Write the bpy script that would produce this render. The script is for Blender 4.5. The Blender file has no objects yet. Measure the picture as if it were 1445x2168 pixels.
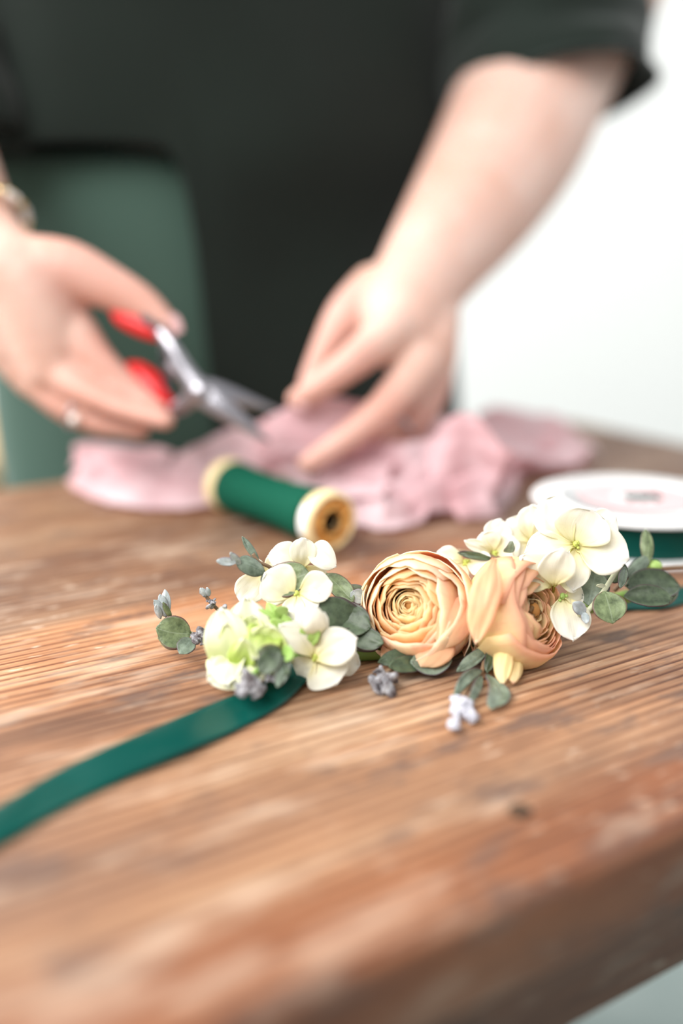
import bpy, bmesh, math, random
from mathutils import Vector as V, Matrix, noise
random.seed(7)
sc = bpy.context.scene
col = sc.collection
PI = math.pi
TZ = 0.75                       # height of the table top
CH = 0.155                      # camera height above the table top
# ------------------------------------------------------------------ camera
FPX = 2108.0
PITCH = math.atan((1084 - 500) / FPX)
cd = bpy.data.cameras.new('camera'); cam = bpy.data.objects.new('camera', cd); col.objects.link(cam)
cd.sensor_fit = 'VERTICAL'; cd.sensor_height = 36; cd.lens = 35
cam.location = (0, 0, TZ + CH); cam.rotation_euler = (PI / 2 - PITCH, 0, 0)
cd.clip_start = 0.02; cd.clip_end = 50
cd.dof.use_dof = True; cd.dof.focus_distance = 0.376; cd.dof.aperture_fstop = 1.95
sc.camera = cam
# ------------------------------------------------------------------ light
w = bpy.data.worlds.new('daylight'); sc.world = w; w.use_nodes = True
w.node_tree.nodes['Background'].inputs[0].default_value = (0.98, 0.99, 1.0, 1)
w.node_tree.nodes['Background'].inputs[1].default_value = 0.50
def area(name, loc, target, sx, sy, power, c=(1, 1, 1)):
    l = bpy.data.lights.new(name, 'AREA'); l.shape = 'RECTANGLE'; l.size = sx; l.size_y = sy; l.energy = power; l.color = c
    o = bpy.data.objects.new(name, l); col.objects.link(o); o.location = loc
    o.rotation_euler = (V(target) - V(loc)).to_track_quat('-Z', 'Y').to_euler()
    return o
area('window_light_left', (-1.9, 1.0, 2.2), (0, 0.5, 0.8), 1.5, 1.5, 88, (1.0, 0.98, 0.95))
area('window_light_right', (2.2, 1.6, 1.9), (0.1, 0.6, 0.8), 1.2, 1.6, 14, (0.97, 0.99, 1.0))
area('front_fill_high', (-1.0, -0.9, 2.4), (0, 0.4, 0.8), 1.8, 1.4, 66, (1.0, 0.98, 0.96))  # added fill, high behind the camera, to brighten the flower fronts
area('back_wall_light', (0.3, 1.9, 2.7), (0.3, 3.2, 1.0), 2.5, 1.2, 4)  # added overhead area light, aimed to brighten the back wall
sc.view_settings.view_transform = 'Standard'; sc.view_settings.look = 'None'
sc.view_settings.exposure = 0.37; sc.view_settings.gamma = 1; sc.view_settings.use_curve_mapping = False

# ------------------------------------------------------------------ placing helpers
cp, sp_ = math.cos(PITCH), math.sin(PITCH)
def ray(u, v):
    dx = (u - 722.5) / FPX; dz = (1084 - v) / FPX
    return V((dx, cp + dz * sp_, -sp_ + dz * cp))
def P(u, v, y):                  # the point at depth y (metres in front of the camera) seen at u,v
    r = ray(u, v); t = y / r.y
    return V((r.x * t, y, TZ + CH + r.z * t))
def G(u, v, z=0.0):              # the point at height z above the table top seen at u,v
    r = ray(u, v); t = (CH - z) / -r.z
    return V((r.x * t, r.y * t, TZ + z))
def PX(n, y): return n / FPX * y * 1.0

# ------------------------------------------------------------------ objects
def ob(name, me, mat=None, parent=None):
    o = bpy.data.objects.new(name, me); col.objects.link(o)
    if mat: me.materials.clear(); me.materials.append(mat)
    if parent is not None:
        o.parent = parent
        o.matrix_parent_inverse = Matrix.Translation(-world_loc(parent))
    return o
def world_loc(o):
    return WL.get(o.name, V((0, 0, 0)))
WL = {}
def root(name, loc, label, cat, group=None):
    o = bpy.data.objects.new(name, None); col.objects.link(o); o.location = loc; o.empty_display_size = 0.02
    WL[o.name] = V(loc)
    return tag(o, label, cat, group)
def tag(o, label=None, cat=None, group=None, kind=None):
    if label: o['label'] = label
    if cat: o['category'] = cat
    if group: o['group'] = group
    if kind: o['kind'] = kind
    return o
def from_bm(bm, name, mat, parent=None, smooth=True):
    me = bpy.data.meshes.new(name)
    bmesh.ops.recalc_face_normals(bm, faces=bm.faces[:]) if False else None
    bm.to_mesh(me); bm.free()
    if smooth:
        for p in me.polygons: p.use_smooth = True
    return ob(name, me, mat, parent)
def grid(bm, f, nu, nv, closed_u=False, uvl=None):
    """f(a,b) -> Vector, a,b in 0..1"""
    vs = [[bm.verts.new(f(i / nu, j / nv)) for j in range(nv + 1)] for i in range(nu if closed_u else nu + 1)]
    for i in range(nu):
        for j in range(nv):
            i2 = (i + 1) % len(vs)
            fa = bm.faces.new((vs[i][j], vs[i2][j], vs[i2][j + 1], vs[i][j + 1]))
            if uvl is not None:
                cs = ((i, j), (i + 1, j), (i + 1, j + 1), (i, j + 1))
                for lp, (a, b) in zip(fa.loops, cs): lp[uvl].uv = (a / nu, b / nv)
    return vs
def basis(d, n=None):
    d = V(d).normalized()
    n = V(n) if n is not None else (V((0, 0, 1)) if abs(d.z) < .9 else V((1, 0, 0)))
    s = d.cross(n)
    if s.length < 1e-5: s = d.cross(V((0.3, 0.5, 0.8)))
    s.normalize(); return d, s, s.cross(d).normalized()
def tube(bm, pts, rads, n=10, cap=True):
    pts = [V(p) for p in pts]; rings = []
    prev = None
    for i, p in enumerate(pts):
        d = (pts[min(i + 1, len(pts) - 1)] - pts[max(i - 1, 0)])
        _, s, t = basis(d, prev)
        prev = t
        r = rads[i] if hasattr(rads, '__len__') else rads
        rings.append([bm.verts.new(p + (s * math.cos(a) + t * math.sin(a)) * r) for a in [2 * PI * k / n for k in range(n)]])
    for a, b in zip(rings, rings[1:]):
        for k in range(n): bm.faces.new((a[k], a[(k + 1) % n], b[(k + 1) % n], b[k]))
    if cap:
        bm.faces.new(rings[0][::-1]); bm.faces.new(rings[-1])
def smooth_path(pts, m=6):
    """Catmull-Rom through tuples of any length"""
    out = []; n = len(pts)
    for i in range(n - 1):
        p0, p1, p2, p3 = pts[max(i - 1, 0)], pts[i], pts[i + 1], pts[min(i + 2, n - 1)]
        for k in range(m):
            t = k / m
            out.append(tuple(0.5 * (2 * b + (c - a) * t + (2 * a - 5 * b + 4 * c - d) * t * t + (3 * b - a - 3 * c + d) * t ** 3) for a, b, c, d in zip(p0, p1, p2, p3)))
    out.append(tuple(pts[-1])); return out
def ball(bm, c, r, seg=12, rings=8, scale=(1, 1, 1), rot=None):
    m = Matrix.Translation(c)
    if rot is not None: m = m @ rot.to_4x4()
    m = m @ Matrix.Diagonal((scale[0] * r, scale[1] * r, scale[2] * r, 1))
    bmesh.ops.create_uvsphere(bm, u_segments=seg, v_segments=rings, radius=1, matrix=m)
def box(bm, c, s, rot=None):
    m = Matrix.Translation(c)
    if rot is not None: m = m @ rot.to_4x4()
    return bmesh.ops.create_cube(bm, size=1, matrix=m @ Matrix.Diagonal((s[0], s[1], s[2], 1)))['verts']
def lathe(bm, prof, c, axis, n=48, closed=True):
    """prof: (radius, distance along the axis)"""
    d, s, t = basis(axis); rings = []
    for r, h in prof:
        rings.append([bm.verts.new(V(c) + d * h + (s * math.cos(2 * PI * k / n) + t * math.sin(2 * PI * k / n)) * max(r, 1e-5)) for k in range(n)])
    for a, b in zip(rings, rings[1:]):
        for k in range(n): bm.faces.new((a[k], a[(k + 1) % n], b[(k + 1) % n], b[k]))
    if closed:
        bm.faces.new(rings[0][::-1]); bm.faces.new(rings[-1])

# ------------------------------------------------------------------ materials
def mat(name, base=(.5, .5, .5), rough=.6, metal=0, sheen=0, trans=0, spec=.5, sss=0, alpha=1):
    m = bpy.data.materials.new(name); m.use_nodes = True
    b = m.node_tree.nodes['Principled BSDF']
    b.inputs['Base Color'].default_value = (*base, 1); b.inputs['Roughness'].default_value = rough
    b.inputs['Metallic'].default_value = metal; b.inputs['Specular IOR Level'].default_value = spec
    if sheen: b.inputs['Sheen Weight'].default_value = sheen
    if sss:
        b.inputs['Subsurface Weight'].default_value = sss; b.inputs['Subsurface Scale'].default_value = 0.006
        b.inputs['Subsurface Radius'].default_value = (1, .35, .2)
    return m
class NT:
    def __init__(s, m): s.m = m; s.t = m.node_tree; s.b = s.t.nodes['Principled BSDF']
    def n(s, typ, **kw):
        x = s.t.nodes.new(typ)
        for k, v in kw.items():
            if k.startswith('i_'): x.inputs[k[2:]].default_value = v
            else: setattr(x, k, v)
        return x
    def l(s, a, b): s.t.links.new(a, b)
    def ramp(s, fac, stops, interp='LINEAR'):
        r = s.n('ShaderNodeValToRGB'); e = r.color_ramp; e.interpolation = interp
        while len(e.elements) < len(stops): e.elements.new(0.5)
        for el, (p, c) in zip(e.elements, stops):
            el.position = p; el.color = (*c, 1) if len(c) == 3 else c
        s.l(fac, r.inputs[0]); return r.outputs[0]
    def mix(s, fac, a, b, mode='MIX'):
        x = s.n('ShaderNodeMix', data_type='RGBA', blend_type=mode)
        for sock, val in ((0, fac), (6, a), (7, b)):
            if hasattr(val, 'links'): s.l(val, x.inputs[sock])
            elif isinstance(val, (int, float)): x.inputs[sock].default_value = val
            else: x.inputs[sock].default_value = (*val, 1)
        return x.outputs[2]
    def coords(s, scale, rot=(0, 0, 0), kind='Object'):
        c = s.n('ShaderNodeTexCoord'); mp = s.n('ShaderNodeMapping'); mp.inputs['Scale'].default_value = scale
        mp.inputs['Rotation'].default_value = rot
        s.l(c.outputs[kind], mp.inputs[0]); return mp.outputs[0]
    def noise(s, vec, scale=5, detail=4, rough=.55, dist=0):
        x = s.n('ShaderNodeTexNoise'); x.inputs['Scale'].default_value = scale; x.inputs['Detail'].default_value = detail
        x.inputs['Roughness'].default_value = rough; x.inputs['Distortion'].default_value = dist
        if vec is not None: s.l(vec, x.inputs['Vector'])
        return x.outputs[0]
    def bump(s, h, strength=.3, dist=.001):
        x = s.n('ShaderNodeBump'); x.inputs['Strength'].default_value = strength; x.inputs['Distance'].default_value = dist
        s.l(h, x.inputs['Height']); s.l(x.outputs[0], s.b.inputs['Normal'])
    def color(s, c): s.l(c, s.b.inputs['Base Color'])
    def translucent(s, c, fac):
        out = [n for n in s.t.nodes if n.type == 'OUTPUT_MATERIAL'][0]
        tr = s.n('ShaderNodeBsdfTranslucent'); mx = s.n('ShaderNodeMixShader'); mx.inputs[0].default_value = fac
        if hasattr(c, 'links'): s.l(c, tr.inputs[0])
        else: tr.inputs[0].default_value = (*c, 1)
        s.l(s.b.outputs[0], mx.inputs[1]); s.l(tr.outputs[0], mx.inputs[2]); s.l(mx.outputs[0], out.inputs[0])

def wood_mat(name, dark=1.0, side=False):
    m = mat(name, rough=.5, spec=.45); n = NT(m)
    c = n.n('ShaderNodeTexCoord').outputs['Object']
    def mp(sc_, off=(0, 0, 0)):
        x = n.n('ShaderNodeMapping'); x.inputs['Scale'].default_value = sc_; x.inputs['Location'].default_value = off
        n.l(c, x.inputs[0]); return x.outputs[0]
    broad = n.noise(mp((5, 22, 22)), 1, 5, .6, .3)
    tone = n.ramp(broad, [(.30, (.17, .095, .06)), (.42, (.31, .175, .105)), (.50, (.40, .235, .14)), (.60, (.50, .34, .225)), (.72, (.56, .42, .31))])
    # dark weathered centre boards: broad worn patches
    patch = n.noise(mp((3.2, 9, 9), (1.3, .4, 0)), 1, 4, .6)
    pf = n.ramp(patch, [(.45, (0, 0, 0)), (.62, (1, 1, 1))])
    tone = n.mix(n.ramp(patch, [(.44, (0, 0, 0)), (.66, (.65, .65, .65))]), tone, (.19, .115, .08))
    sepy = n.n('ShaderNodeSeparateXYZ'); n.l(c, sepy.inputs[0])
    wob = n.noise(mp((3, 14, 3), (7, 2, 0)), 1, 4, .6)
    ad = n.n('ShaderNodeMath', operation='MULTIPLY_ADD'); n.l(wob, ad.inputs[0]); ad.inputs[1].default_value = .05; n.l(sepy.outputs['Y'], ad.inputs[2])
    zone = n.ramp(ad.outputs[0], [(.172, (.98, .66, .48)), (.200, (.80, .54, .40)), (.215, (1.0, .95, .90)), (.30, (.95, .92, .90)), (.36, (.98, .86, .76)), (.405, (1.12, .92, .75)), (.418, (.66, .62, .60)), (.53, (.58, .54, .52)), (.60, (.86, .80, .72)), (.68, (1.0, .9, .76))])
    tone = n.mix(1.0, tone, zone, 'MULTIPLY')
    # dense growth rings along the board
    wv = n.n('ShaderNodeTexWave', wave_type='BANDS', bands_direction='Y', wave_profile='SAW')
    wv.inputs['Scale'].default_value = 62; wv.inputs['Distortion'].default_value = 5.5; wv.inputs['Detail'].default_value = 3
    wv.inputs['Detail Scale'].default_value = .6
    n.l(mp((.10, 1, 1)), wv.inputs['Vector'])
    lines = n.ramp(wv.outputs['Fac'], [(.0, (.22, .11, .08)), (.18, (.52, .38, .32)), (.36, (1, 1, 1)), (.9, (1.08, 1.04, 1.0)), (1, (.5, .34, .26))])
    fadeg = n.ramp(n.noise(mp((4, 14, 14), (2, 3, 0)), 1, 2, .5), [(.36, (.45, .45, .45)), (.6, (1, 1, 1))])
    tone2 = n.mix(fadeg, tone, n.mix(1.0, tone, lines, 'MULTIPLY'))
    fine = n.noise(mp((26, 620, 620)), 1, 3, .6)
    tone2 = n.mix(.7, tone2, n.ramp(fine, [(.3, (.45, .36, .3)), (.5, (1, 1, 1)), (.75, (1.25, 1.2, 1.12))]), 'MULTIPLY')
    # pale worn flecks and dark stains
    fl = n.noise(mp((60, 240, 240), (5, 1, 0)), 1, 3, .55)
    fz = n.noise(mp((3, 10, 10), (9, 5, 0)), 1, 3, .5)
    fm = n.n('ShaderNodeMath', operation='MULTIPLY')
    n.l(n.ramp(fl, [(.62, (0, 0, 0)), (.72, (.8, .8, .8))]), fm.inputs[0]); n.l(n.ramp(fz, [(.40, (.1, .1, .1)), (.6, (1, 1, 1))]), fm.inputs[1])
    tone2 = n.mix(fm.outputs[0], tone2, (.74, .62, .5))
    dk = n.noise(mp((30, 75, 75), (3, 8, 0)), 1, 4, .62)
    tone2 = n.mix(n.ramp(dk, [(.54, (0, 0, 0)), (.68, (.85, .85, .85))]), tone2, (.12, .075, .06))
    pl = n.noise(mp((20, 70, 70), (13, 4, 0)), 1, 3, .6)
    tone2 = n.mix(n.ramp(pl, [(.54, (0, 0, 0)), (.72, (.42, .42, .42))]), tone2, (.66, .53, .42))
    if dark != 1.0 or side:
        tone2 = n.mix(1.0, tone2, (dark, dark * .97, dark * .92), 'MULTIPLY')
    n.color(tone2)
    hh = n.mix(.5, wv.outputs['Color'], fine)
    n.bump(hh, .35, .0008)
    rr = n.ramp(broad, [(.3, (.6, .6, .6)), (.7, (.42, .42, .42))]); n.l(rr, n.b.inputs['Roughness'])
    return m
M_top = wood_mat('worn_wood', .90)
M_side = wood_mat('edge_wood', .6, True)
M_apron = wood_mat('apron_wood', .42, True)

def petal_mat(name, stops, noise_col=None, tr=.35, rough=.5, vein=.25, amt=.5):
    m = mat(name, rough=rough, spec=.3); n = NT(m)
    uv = n.n('ShaderNodeTexCoord').outputs['UV']
    sep = n.n('ShaderNodeSeparateXYZ'); n.l(uv, sep.inputs[0])
    c = n.ramp(sep.outputs['Y'], stops)
    if noise_col:
        ns = n.noise(n.coords((1, 1, 1)), 110, 4, .6)
        c = n.mix(n.ramp(ns, [(.45, (0, 0, 0)), (.68, (amt,) * 3)]), c, noise_col)
    n.color(c); n.translucent(c, tr)
    mp = n.n('ShaderNodeMapping'); mp.inputs['Scale'].default_value = (38, 3, 1); n.l(uv, mp.inputs[0])
    n.bump(n.noise(mp.outputs[0], 1, 3, .5), vein, .0006)
    return m
M_white = petal_mat('cream_petal', [(0, (.80, .72, .28)), (.12, (.88, .82, .52)), (.35, (.90, .875, .74)), (1, (.92, .91, .85))], tr=.3)
M_lis = petal_mat('lime_petal', [(0, (.50, .66, .10)), (.45, (.66, .78, .24)), (.8, (.84, .87, .52)), (1, (.90, .90, .74))], tr=.4)
M_lis_out = petal_mat('lime_outer_petal', [(0, (.62, .74, .25)), (.4, (.84, .86, .56)), (1, (.91, .90, .78))], tr=.35)
M_rn0 = petal_mat('ranunculus_core', [(0, (.92, .50, .16)), (.6, (.97, .68, .32)), (1, (.98, .86, .58))], tr=.65)
M_rn1 = petal_mat('ranunculus_mid', [(0, (.97, .42, .10)), (.6, (.98, .58, .23)), (.86, (.98, .70, .37)), (1, (.98, .87, .63))], (.96, .46, .24), tr=.7, amt=.3)
M_rn2 = petal_mat('ranunculus_outer', [(0, (.97, .58, .36)), (.5, (.98, .68, .42)), (.85, (.98, .77, .51)), (1, (.98, .90, .70))], (.97, .52, .38), tr=.5, amt=.55)
M_ry1 = petal_mat('ranunculus_yellow_mid', [(0, (.95, .70, .16)), (.7, (.96, .76, .32)), (.92, (.97, .84, .50)), (1, (.95, .58, .36))], (.95, .66, .38), tr=.4, amt=.4)
M_ry2 = petal_mat('ranunculus_yellow_outer', [(0, (.97, .88, .50)), (.5, (.98, .86, .48)), (.86, (.98, .83, .52)), (1, (.97, .60, .42))], (.97, .62, .42), tr=.5, amt=.4)

def leaf_mat(name, a, b, edge, vein=(.30, .36, .24)):
    m = mat(name, rough=.45, spec=.5); n = NT(m)
    uv = n.n('ShaderNodeTexCoord').outputs['UV']
    sep = n.n('ShaderNodeSeparateXYZ'); n.l(uv, sep.inputs[0])
    nz = n.noise(n.coords((1, 1, 1)), 260, 5, .65)
    c = n.ramp(nz, [(.32, a), (.66, b)])
    ml = n.n('ShaderNodeMath', operation='SUBTRACT', i_1=0) if False else None
    d = n.n('ShaderNodeMath', operation='SUBTRACT'); d.inputs[1].default_value = .5; n.l(sep.outputs['X'], d.inputs[0])
    ab = n.n('ShaderNodeMath', operation='ABSOLUTE'); n.l(d.outputs[0], ab.inputs[0])
    c = n.mix(n.ramp(ab.outputs[0], [(0, (.5, .5, .5)), (.03, (0, 0, 0))]), c, vein)
    c = n.mix(n.ramp(ab.outputs[0], [(.45, (0, 0, 0)), (.495, (.9, .9, .9))]), c, edge)
    n.color(c); n.bump(nz, .5, .0006)
    return m
M_leaf = leaf_mat('eucalyptus_green', (.06, .085, .035), (.21, .27, .13), (.13, .05, .05))
M_leaf_dark = leaf_mat('eucalyptus_deep_green', (.025, .04, .02), (.08, .115, .06), (.05, .02, .03), (.08, .1, .06))
M_leaf_blue = leaf_mat('eucalyptus_blue_grey', (.075, .105, .07), (.21, .265, .20), (.10, .07, .09), (.22, .28, .24))
M_leaf_pale = leaf_mat('eucalyptus_pale_grey', (.24, .28, .28), (.52, .57, .58), (.2, .15, .18))
M_budg = mat('dried_bud_grey', (.3, .28, .31), .55); n_ = NT(M_budg)
nz_ = n_.noise(n_.coords((1, 1, 1)), 420, 4, .7)
n_.color(n_.ramp(nz_, [(.35, (.07, .05, .05)), (.5, (.22, .21, .225)), (.66, (.48, .49, .51))])); n_.bump(nz_, .8, .0015)
M_tip = mat('lavender_tip', (.40, .40, .45), .6)
M_stem = mat('fresh_stem', (.22, .36, .08), .5)
M_calyx = mat('green_calyx', (.34, .50, .13), .5)
M_twig = mat('brown_twig', (.22, .14, .08), .6)
M_twig_pale = mat('pale_twig', (.50, .52, .36), .6)
M_pistil = mat('flower_pistil', (.50, .56, .12), .5)
M_pollen = mat('dark_pollen', (.16, .08, .02), .6)

def satin(name, c, rough=.35):
    m = mat(name, c, rough, spec=.14); n = NT(m)
    m.node_tree.nodes['Principled BSDF'].inputs['Anisotropic'].default_value = .4
    n.bump(n.noise(n.coords((1, 1, 1)), 900, 2, .5), .1, .0003)
    return m
M_teal = satin('teal_satin', (.0012, .050, .040), .33)
def skin():
    m = mat('skin', (.8, .56, .45), .5, spec=.35, sss=.25); n = NT(m)
    a = n.noise(n.coords((1, 1, 1)), 26, 3, .5)
    base = n.ramp(a, [(.35, (.61, .37, .29)), (.52, (.645, .42, .345)), (.7, (.67, .465, .39))])
    fl = n.n('ShaderNodeAttribute', attribute_name='flush')
    mm = n.n('ShaderNodeMath', operation='MULTIPLY'); n.l(fl.outputs['Fac'], mm.inputs[0]); mm.inputs[1].default_value = .6
    n.color(n.mix(mm.outputs[0], base, (.61, .31, .25)))
    return m
M_skin = skin()
M_nail = mat('nail', (.80, .50, .50), .3)
def cloth(name, c, c2, scale=700, sheen=.3):
    m = mat(name, c, .85, sheen=sheen, spec=.2); n = NT(m)
    a = n.noise(n.coords((1, 1, 1)), 6, 3, .5)
    n.color(n.ramp(a, [(.35, c), (.65, c2)])); n.bump(n.noise(n.coords((1, 1, 1)), scale, 2, .5), .15, .001)
    return m
M_shirt = cloth('dark_green_cloth', (.0065, .0105, .0078), (.0085, .015, .0112), sheen=.12)
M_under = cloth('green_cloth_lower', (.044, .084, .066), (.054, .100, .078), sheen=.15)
def pinkm():
    m = mat('dusty_pink_silk', (.62, .36, .39), .6, sheen=.2, spec=.3); n = NT(m)
    c = n.ramp(n.noise(n.coords((1, 1, 1)), 22, 3, .5), [(.35, (.68, .43, .46)), (.62, (.76, .59, .62))])
    n.color(c); n.translucent((.86, .45, .48), .35)
    n.bump(n.noise(n.coords((1, 1, 1)), 1200, 2, .5), .1, .0004); return m
M_pink = pinkm()
M_thread = mat('green_thread', (.006, .105, .06), .7, spec=.08); n_ = NT(M_thread)
wv_ = n_.n('ShaderNodeTexWave', wave_type='BANDS', bands_direction='Z'); wv_.inputs['Scale'].default_value = 420; wv_.inputs['Distortion'].default_value = 2.0
n_.l(n_.coords((1, 1, 1)), wv_.inputs['Vector'])
n_.color(n_.ramp(wv_.outputs['Fac'], [(0, (.002, .035, .020)), (.5, (.004, .085, .050)), (1, (.006, .11, .065))])); n_.bump(wv_.outputs['Fac'], .5, .0006)
M_spoolwood = mat('pale_spool_rim', (.78, .62, .34), .5)
M_spoolface = mat('amber_spool_face', (.72, .40, .12), .5); n_ = NT(M_spoolface)
n_.color(n_.ramp(n_.noise(n_.coords((1, 1, 1)), 160, 3, .6), [(.35, (.55, .24, .05)), (.6, (.82, .44, .12))]))
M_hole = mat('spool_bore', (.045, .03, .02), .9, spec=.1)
M_sticker = mat('white_sticker', (.80, .79, .77), .5)
M_whiteplastic = mat('white_card', (.70, .70, .70), .5, spec=.3)
M_pinklabel = mat('pale_pink_print', (.60, .42, .43), .7, spec=.15)
M_ink = mat('dark_green_print', (.02, .04, .035), .8, spec=.1)
M_red = mat('red_rubber', (.62, .006, .008), .35)
M_steel = mat('scissor_steel', (.36, .35, .38), .28, metal=1)
M_darksteel = mat('dark_steel', (.10, .10, .11), .35, metal=.9)
M_gold = mat('gold', (.80, .60, .30), .2, metal=1)
M_pearl = mat('pearl_beads', (.85, .80, .74), .3)
M_wall = mat('white_paint', (.80, .81, .80), .8)
M_beige = mat('beige_paint', (.62, .53, .43), .8)
M_floor = mat('pale_concrete', (.40, .46, .45), .6); n_ = NT(M_floor)
n_.color(n_.ramp(n_.noise(n_.coords((1, 1, 1)), 9, 5, .6), [(.35, (.20, .255, .245)), (.65, (.27, .32, .31))]))
M_crate = mat('light_pine', (.66, .45, .22), .6); n_ = NT(M_crate)
n_.color(n_.ramp(n_.noise(n_.coords((6, 60, 60)), 1, 4, .6), [(.35, (.52, .34, .16)), (.65, (.72, .52, .28))]))

# ------------------------------------------------------------------ the room
def slab(name, c, s, m):
    bm = bmesh.new(); box(bm, c, s); o = from_bm(bm, name, m, smooth=False); o['kind'] = 'structure'; return o
slab('floor', (0, 1.0, -0.05), (7, 7, 0.1), M_floor)
slab('wall_back', (0, 3.25, 1.5), (7, 0.1, 3.2), M_wall)
slab('wall_left', (-3.05, 1.6, 1.5), (0.1, 3.4, 3.2), M_wall)
slab('wall_right', (3.05, 1.6, 1.5), (0.1, 3.4, 3.2), M_wall)
slab('baseboard_back', (0, 3.185, 0.06), (5.9, 0.02, 0.12), M_wall)

# ------------------------------------------------------------------ the table (local x runs along the boards)
TA = math.radians(32)
E1 = V((math.cos(TA), math.sin(TA), 0)); E2 = V((-math.sin(TA), math.cos(TA), 0))
table = root('wooden_table', (0, 0, 0), 'worn reddish brown wooden work table with visible plank grain', 'table')
table.rotation_euler = (0, 0, TA)
L0, L1, B0, B1, TH = -0.75, 0.632, 0.1545, 0.640, 0.030
def tpart(name, bm, m):
    o = from_bm(bm, name, m); o.parent = table; return o
def tabletop():
    bm = bmesh.new()
    # rounded-rectangle loops stacked: a worn, rounded edge with a softly wandering outline
    def outline(inset, z, r):
        pts = []
        x0, x1, y0, y1 = L0 + inset, L1 - inset, B0 + inset, B1 - inset
        def seg(a, b, k): return [(a[0] + (b[0] - a[0]) * i / k, a[1] + (b[1] - a[1]) * i / k) for i in range(k)]
        def arc(cx, cy, a0):
            return [(cx + r * math.cos(a0 + PI / 2 * i / 8), cy + r * math.sin(a0 + PI / 2 * i / 8)) for i in range(8)]
        pts += seg((x0 + r, y0), (x1 - r, y0), 120) + arc(x1 - r, y0 + r, -PI / 2) + seg((x1, y0 + r), (x1, y1 - r), 40)
        pts += arc(x1 - r, y1 - r, 0) + seg((x1 - r, y1), (x0 + r, y1), 120) + arc(x0 + r, y1 - r, PI / 2) + seg((x0, y1 - r), (x0, y0 + r), 40) + arc(x0 + r, y0 + r, PI)
        out = []
        for x, y in pts:
            wob = .0018 * noise.noise(V((x * 14, y * 14, 0)))
            out.append(bm.verts.new((x, y + wob, TZ + z)))
        return out
    prof = [(0.014, 0, .012), (0.009, -.0002, .016), (0.005, -.0008, .02), (0.0022, -.002, .024), (0.0006, -.0042, .026), (0, -.008, .028), (0.0002, -TH + .003, .028), (.002, -TH, .026)]
    loops = [outline(i, z, r) for i, z, r in prof]
    for a, b in zip(loops, loops[1:]):
        k = len(a)
        for i in range(k): bm.faces.new((b[i], b[(i + 1) % k], a[(i + 1) % k], a[i]))
    bm.faces.new(loops[0]); bm.faces.new(loops[-1][::-1])
    o = tpart('tabletop', bm, M_top)
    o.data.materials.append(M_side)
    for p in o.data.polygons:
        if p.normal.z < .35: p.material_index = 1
    return o
tabletop()
bm = bmesh.new(); vv = box(bm, ((L0 + L1) / 2, B0 + .026, TZ - TH - .020), (L1 - L0 - .07, .020, .040)); bmesh.ops.bevel(bm, geom=bm.edges[:], offset=.002, segments=2); a_ = tpart('apron', bm, M_apron); a_['label'] = 'greyer brown board under the front edge'
bm = bmesh.new(); box(bm, ((L0 + L1) / 2, B1 - .042, TZ - TH - .043), (L1 - L0 - .07, .020, .085)); bmesh.ops.bevel(bm, geom=bm.edges[:], offset=.002, segments=2); tpart('apron', bm, M_apron)
for x in (L0 + .045, L1 - .045):
    bm = bmesh.new(); box(bm, (x, (B0 + B1) / 2, TZ - TH - .043), (.020, B1 - B0 - .105, .085)); tpart('apron', bm, M_apron)
for x in (L0 + .05, L1 - .05):
    for y in (B0 + .055, B1 - .055):
        bm = bmesh.new(); vs = box(bm, (x, y, (TZ - TH) / 2), (.05, .05, TZ - TH))
        for v in vs:
            if v.co.z < .1: v.co.x = x + (v.co.x - x) * .7; v.co.y = y + (v.co.y - y) * .7
        tpart('leg', bm, M_apron)
bm = bmesh.new()
kx, ky = (lambda p: (p.dot(E1), p.dot(E2)))(V((*G(1100, 1718).xy, 0)))
lathe(bm, [(.0001, .0001), (.0024, .0003), (.0034, .0002), (.0036, -.002)], (kx, ky, TZ), (0, 0, 1), 16, False)
tpart('nail_hole', bm, M_hole)
# low pine box standing on the floor behind, at the left
cr = root('pine_cabinet', (-0.66, 1.55, 0), 'light pine cabinet far behind the person, at the left edge', 'cabinet')
def cpart(name, c, s):
    bm = bmesh.new(); box(bm, c, s); bmesh.ops.bevel(bm, geom=bm.edges[:], offset=.004, segments=2); return from_bm(bm, name, M_crate, cr)
cpart('top_board', (-0.66, 1.55, .595), (.50, .42, .03)); cpart('side_panel', (-0.88, 1.55, .29), (.03, .38, .58)); cpart('side_panel', (-0.44, 1.55, .29), (.03, .38, .58))
cpart('door', (-0.66, 1.37, .30), (.40, .02, .52)); cpart('back_panel', (-0.66, 1.73, .29), (.41, .02, .58))
bm = bmesh.new(); box(bm, (-.70, 3.17, 1.3), (.5, .06, 2.6)); o = from_bm(bm, 'door_1', M_beige, smooth=False); o['kind'] = 'structure'

#@@PERSON
# ------------------------------------------------------------------ the person
person = root('person', (-.1, .85, 0), 'person in a dark green shirt leaning over the table, cutting with red-handled scissors', 'person')
PC = V((-.082, .860, 0))
def capsule_pts(bm, a, ra, b, rb):
    """rounded cone from a to b"""
    d = b - a; ln = d.length
    prof = []
    if ln < 1e-6: ball(bm, a, ra, 20, 14); return
    for k in range(7):
        t = PI / 2 * k / 6; prof.append((ra * math.sin(t), -ra * math.cos(t)))
    for k in range(7):
        t = PI / 2 * k / 6; prof.append((rb * math.cos(t), ln + rb * math.sin(t)))
    lathe(bm, prof, a, d, 20)
def chain(bm, pts, m=3):
    """pts of (u, v, depth, radius in px)"""
    q = smooth_path(pts, m)
    ps = [(P(u, v, y), PX(r, y)) for u, v, y, r in q]
    for (a, ra), (b, rb) in zip(ps, ps[1:]): capsule_pts(bm, a, ra, b, rb)
FING = []
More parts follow.
